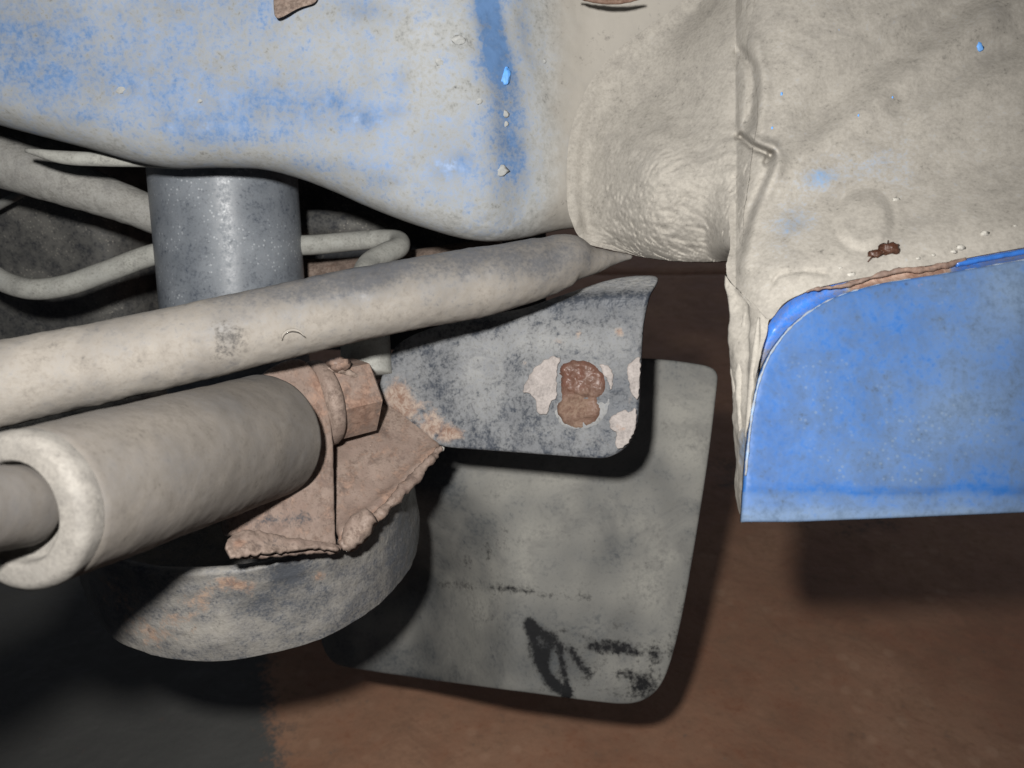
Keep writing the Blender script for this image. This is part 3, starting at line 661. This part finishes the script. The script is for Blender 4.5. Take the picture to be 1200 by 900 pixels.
# bolted plate
pdf = plane_depth((515, 523, .3760), (740, 530, .3540), (650, 345, .3670))
pl = chaikin([(441, 466), (446, 440), (462, 400), (520, 378), (575, 366), (615, 358), (650, 345), (690, 328), (715, 318), (736, 314), (762, 313), (769, 318), (767, 330), (760, 348), (754, 375), (752, 400), (749, 470), (747, 497), (737, 522), (715, 537), (690, 537), (640, 533), (560, 527), (516, 524), (505, 515), (478, 492), (450, 474)], 2)
def plate_dust(px, py, v):
    k = .36 + .28 * blob(px, py, 560, 430, 60, 60) + .30 * blob(px, py, 470, 480, 40, 30) + .25 * blob(px, py, 690, 400, 60, 20) - .25 * blob(px, py, 690, 352, 70, 12) - .30 * blob(px, py, 515, 430, 24, 40) - .22 * blob(px, py, 605, 470, 16, 40)
    k = k + .6 * sstep(0, 10, flange(px, py))
    return k - .2 * blob(px, py, 720, 455, 22, 25) + .2 * blob(px, py, 640, 505, 60, 14) - .2 * blob(px, py, 560, 515, 40, 8) + .2 * blob(px, py, 610, 400, 60, 20) - .18 * blob(px, py, 560, 385, 30, 15)
def flange(x, y):
    q = np.clip(np.interp(x, [560, 610, 650, 700, 770], [378, 372, 358, 350, 347]) - y, 0, 60); return q * q / (q + 8)
def plate_rust(px, py, v):
    k = np.zeros_like(px)
    for x, y, rx, ry, a_ in [(655, 400, 14, 8, .55), (677, 391, 7, 8, .55), (726, 390, 7, 7, .6), (467, 460, 14, 22, .5), (530, 508, 18, 10, .55), (618, 428, 12, 10, .45), (705, 515, 22, 12, .4), (740, 480, 8, 40, .35), (735, 405, 12, 12, .25), (645, 525, 10, 6, .35), (468, 478, 50, 26, .5), (505, 505, 34, 22, .42)]: k = k + a_ * blob(px, py, x, y, rx, ry)
    return k
plate('mounting_plate', pl, pdf, .0042, M['bracket'], br, {'dust': plate_dust, 'rust': plate_rust}, rnd=3.5, step=3.0, disp=lambda x, y, v: .0005 * fbm(v, 60, 3) + .0003 * fbm(v, 280, 3) + .0018 * blob(x, y, 680, 455, 60, 55) - .0010 * blob(x, y, 700, 372, 55, 10) - flange(x, y) * .00062)
# corroded bolt stub: two fused lobes
def lobe_h(x, y):
    a_ = np.clip(1 - (((x - 683) / 30) ** 2 + ((y - 448) / 29) ** 2), 0, 1) ** .35; b_ = np.clip(1 - (((x - 677) / 27) ** 2 + ((y - 483) / 21) ** 2), 0, 1) ** .35
    return np.maximum(a_, b_)
stub = chaikin([(654, 424), (672, 419), (690, 422), (706, 432), (712, 448), (709, 462), (702, 468), (706, 480), (701, 494), (690, 499), (682, 504), (670, 502), (658, 495), (650, 480), (653, 466), (656, 450), (653, 436)], 2)
pdf_stub = lambda x, y: pdf(x, y) - .0018
plate('bolt_stub', stub, pdf_stub, .0045, M['rustlump'], br, {'dust': lambda px, py, v: .28 + .45 * blob(px, py, 676, 480, 30, 22) + .5 * sstep(490, 503, py), 'rust': 0}, rnd=7, step=2.2, jag=1.6, back=-pdf.n,
      disp=lambda x, y, v: .0012 * lobe_h(x, y) + .0013 * fbm(v, 260, 4) - .0012 * gs(polydist(x, y, [(668, 462), (685, 466), (704, 467)]), 3))
ringo = chaikin([(648, 425), (668, 413), (692, 415), (714, 428), (722, 448), (719, 470), (712, 490), (700, 503), (682, 508), (664, 505), (648, 494), (641, 475), (645, 450)], 2)
plate('bolt_washer', ringo, lambda x, y: pdf(x, y) - .0012, .0020, M['bracket'], br, {'dust': .68, 'rust': .1}, rnd=6, step=2.5, jag=1.5, back=-pdf.n, disp=lambda x, y, v: .0006 * fbm(v, 120, 3))
FL = [[(622, 436), (634, 425), (648, 417), (658, 420), (652, 432), (652, 450), (653, 466), (645, 470), (642, 486), (634, 486), (628, 482), (629, 470), (620, 460), (612, 462), (616, 448)],
      [(735, 428), (744, 420), (751, 418), (750, 440), (748, 470), (741, 465), (737, 452), (735, 440)],
      [(713, 492), (722, 484), (731, 480), (738, 484), (746, 476), (746, 498), (738, 518), (726, 528), (720, 522), (724, 508), (715, 502)],
      [(702, 425), (716, 430), (720, 444), (716, 460), (712, 446), (706, 436)]]
for k, fo in enumerate(FL):
    plate('paint_flake', chaikin(fo, 1), lambda x, y: pdf(x, y) - .0022 - (.0008 if False else 0), .0006, M['flake'], br, {'dust': .6, 'rust': lambda px, py, v: .45 * blob(px, py, 728, 500, 8, 8) + .3 * blob(px, py, 738, 487, 5, 6) + .0 * px}, rnd=1.2, step=2.0, jag=1.6, jags=.2, back=-pdf.n, disp=lambda x, y, v: .0005 * fbm(v, 160, 3) + .0005)

# spring cup (lathe, upright)
Rc = .0805; cz = None
q = V(295, 771, .40); zc = None
# height of the lower rim from the front-most point of the circle
fx, fy = cupc[0], cupc[1] - Rc
ray = V(314, 776, 1.0) - CAM; tpar = (fy - CAM[1]) / ray[1]; zr = (CAM + ray * tpar)[2]
prof = [(zr + .004, .0), (zr + .0015, Rc * .5), (zr + .0005, Rc - .010), (zr, Rc - .0009), (zr, Rc - .0007), (zr + .0004, Rc - .0001), (zr + .0006, Rc), (zr + .0010, Rc)] + [(z, Rc + .0006 * math.sin((z - zr) * 160)) for z in np.linspace(zr + .006, zr + .046, 40)] + [(zr + .047, Rc - .0010), (zr + .047, Rc - .0030), (zr + .045, Rc - .0042), (zr + .006, Rc - .0042), (zr + .006, .002)]
ang = np.linspace(0, 2*np.pi, 160, endpoint=False)
pts = np.array([[(cupc[0] + r * math.cos(w), cupc[1] + r * math.sin(w), z) for w in ang] for z, r in prof])
nr = np.stack([np.cos(ang), np.sin(ang), 0 * ang], -1)
pts = pts + nr[None] * (.0009 * fbm(pts, 35, 3) + .0003 * fbm(pts, 220, 3))[..., None] * np.array([1 if r > Rc - .004 else 0 for z, r in prof])[:, None, None]
def cup_rust(px, py, v): return .5 * blob(px, py, 285, 688, 22, 12) + .45 * blob(px, py, 375, 675, 14, 14) + .4 * blob(px, py, 265, 680, 12, 8) + .5 * gs(polydist(px, py, [(130, 690), (180, 745), (240, 700)]), 30) * .8 + .2 * blob(px, py, 440, 640, 20, 30)
recalc(grid('spring_cup', pts, M['cup'], br, {'dust': lambda px, py, v: .38 + .3 * blob(px, py, 230, 740, 60, 20) - .3 * blob(px, py, 340, 672, 18, 14) - .12 * blob(px, py, 310, 700, 50, 20) - .15 * sstep(430, 490, px), 'rust': cup_rust}, wrap=True))  # dust mask also holds shading: bright bottom front, darker right side
# nut on the far side of the ear
nax = .80 * RT + .20 * UP + .57 * FW; nax /= np.linalg.norm(nax)
nu_ = -FW - nax * (-FW @ nax); nu_ /= np.linalg.norm(nu_); nv_ = np.cross(nax, nu_)
def hexnut(name, c, R_, L_, rot, parent, mat, bev=.0014):
    prof = [(-.0001, R_ * .1), (0, R_), (bev, R_), (L_ - bev, R_), (L_, R_ - bev * 1.5), (L_ + .0001, R_ * .45)]
    sg = 60; rows_ = []
    for s, r in prof:
        ring = []
        for j in range(sg):
            w = 2 * math.pi * j / sg; m_ = ((w) % (math.pi / 3)) - math.pi / 6
            rad = r * math.cos(math.pi / 6) / math.cos(m_); rad = min(rad, r * .992)
            ring.append(c + nax * s + rad * (math.cos(w + rot) * nu_ + math.sin(w + rot) * nv_))
        rows_.append(ring)
    p = np.array(rows_)
    # refine along the axis
    ext = [p[0]]
    for i in range(len(p) - 1):
        for k in np.linspace(0, 1, 7)[1:]: ext.append(p[i] * (1 - k) + p[i + 1] * k)
    p = np.array(ext); p = p + (.0004 * fbm(p, 120, 3) + .0002 * fbm(p, 500, 3))[..., None] * (-FW)
    return grid(name, p, mat, parent, {'dust': .5, 'rust': lambda px, py, v: .42 + .3 * blob(px, py, 425, 480, 12, 22) + .3 * blob(px, py, 395, 428, 8, 5)}, wrap=True)
nc = V(384, 471, .3545)
nut = hexnut('nut', nc, .0180, .0190, math.radians(-30 - 12), br, M['rusty'])
nut.data.polygons.foreach_set('use_smooth', [False] * len(nut.data.polygons))
wq_ = np.linspace(0, 2*np.pi, 48, endpoint=False)
wp = np.array([[nc + nax * a1 + r1_ * (math.cos(w) * nu_ + math.sin(w) * nv_) for w in wq_] for a1, r1_ in [(-.006, .004), (-.006, .0185), (-.0045, .0192), (-.001, .0190), (.0003, .0180), (.0004, .006)]])
wp = wp + (.0006 * fbm(wp, 150, 3))[..., None] * (-FW)
recalc(grid('nut_washer', wp, M['rusty'], br, {'dust': .6, 'rust': .2}, wrap=True))
lump('rust_nub', V(398, 427, .344), .0040, M['rusty'], br, (1.2, .8, 1), .4, 1.3, {'dust': .3, 'rust': .45})
tube('washer_tab', [V(374, 436, .343), V(390, 432, .344), V(410, 438, .347), V(422, 441, .351)], [.001, .0016, .0015, .0008], M['rusty'], br, {'dust': .8, 'rust': .15}, seg=12, n=30, disp=lambda r: .0008 * fbm(r, 220, 3))
lump('grit', V(518, 526, .3740), .0013, M['pale'], br, (1, 1, 1), .3, 1.0, {'dust': .8}, seg=10)

# ------------------------------------------------------------------ mud flap
fo = chaikin([(400, 640), (420, 560), (440, 430), (520, 412), (640, 415), (770, 420), (815, 426), (834, 430), (842, 438), (841, 452), (834, 510), (824, 580), (812, 655), (799, 725), (787, 772), (775, 803), (757, 819), (735, 824), (700, 820), (640, 812), (560, 802), (480, 793), (420, 786), (385, 780), (370, 740)], 2)
fdfn = plane_depth((430, 780, .500), (790, 770, .480), (800, 430, .465))
fplane = fdfn
def fdfn(x, y): return fplane(x, y) + .085 * sstep(610, 470, x) * sstep(560, 700, y)
fdfn.n = fplane.n
def flap_mark(px, py, v):
    k = .85 * gs(polydist(px, py, [(510, 683), (560, 688), (600, 690), (640, 697), (690, 700)]), 4.5) * np.interp(px, [505, 540, 575, 585, 620, 650, 690], [.35, .55, .65, .95, .75, .55, .35])
    k = k + .42 * gs(polydist(px, py, [(572, 640), (575, 690), (577, 722)]), 3.0) + .25 * gs(polydist(px, py, [(545, 655), (570, 640), (590, 630)]), 14) + .5 * gs(polydist(px, py, [(570, 725), (582, 725)]), 3)
    k = k + 1.0 * gs(polydist(px, py, [(619, 730), (628, 760), (640, 795), (664, 815)]), 7) + .95 * gs(polydist(px, py, [(622, 732), (645, 748), (640, 770)]), 8) + .85 * gs(polydist(px, py, [(655, 755), (660, 785), (668, 812)]), 4) + .75 * gs(polydist(px, py, [(668, 760), (678, 775), (690, 790)]), 4.5) + .6 * gs(polydist(px, py, [(632, 770), (650, 800)]), 5)
    k = k + .9 * gs(polydist(px, py, [(692, 757), (715, 760), (745, 764)]), 6) + .8 * blob(px, py, 768, 768, 9, 12) + .7 * blob(px, py, 735, 790, 16, 5) + .8 * blob(px, py, 752, 802, 18, 12) + .5 * gs(polydist(px, py, [(660, 738), (690, 748), (740, 755)]), 3) + .35 * blob(px, py, 722, 732, 10, 3) + .3 * gs(polydist(px, py, [(810, 655), (796, 725), (786, 765)]), 6)
    return k
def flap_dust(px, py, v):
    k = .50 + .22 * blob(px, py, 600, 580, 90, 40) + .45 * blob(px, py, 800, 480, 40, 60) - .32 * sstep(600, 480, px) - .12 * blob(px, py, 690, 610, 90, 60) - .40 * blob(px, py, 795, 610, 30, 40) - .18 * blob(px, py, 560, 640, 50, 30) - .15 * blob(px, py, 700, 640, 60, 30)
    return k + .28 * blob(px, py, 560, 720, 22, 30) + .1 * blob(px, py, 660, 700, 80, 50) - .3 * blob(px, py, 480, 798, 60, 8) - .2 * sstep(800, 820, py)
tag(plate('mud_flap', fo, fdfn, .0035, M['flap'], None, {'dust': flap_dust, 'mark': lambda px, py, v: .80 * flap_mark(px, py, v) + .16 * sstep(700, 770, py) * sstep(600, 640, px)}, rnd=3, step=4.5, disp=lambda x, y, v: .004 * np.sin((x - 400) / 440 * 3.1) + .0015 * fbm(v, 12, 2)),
    'dusty black rubber mud flap with dark scrape marks, hanging behind the bracket', 'mud flap')

# ------------------------------------------------------------------ unseen overhead sheet, added to keep ambient light out of the crevices
FX, FY = np.meshgrid(np.linspace(-1.2, .55, 24), np.linspace(-.9, 1.5, 30))
FZ = .70 + .012 * np.sin(FX * 9)
grid('overhead_light_blocker', np.stack([FX, FY, FZ], -1), M['tank'], ch, {'dust': .1})

# dark backing sheet, added so the gap behind the shock reads black
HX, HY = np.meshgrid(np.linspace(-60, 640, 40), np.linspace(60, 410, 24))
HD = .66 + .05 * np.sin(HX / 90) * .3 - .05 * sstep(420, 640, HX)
grid('dark_backing', P(HX, HY, HD), M['tank'], ch, {'dust': .12})
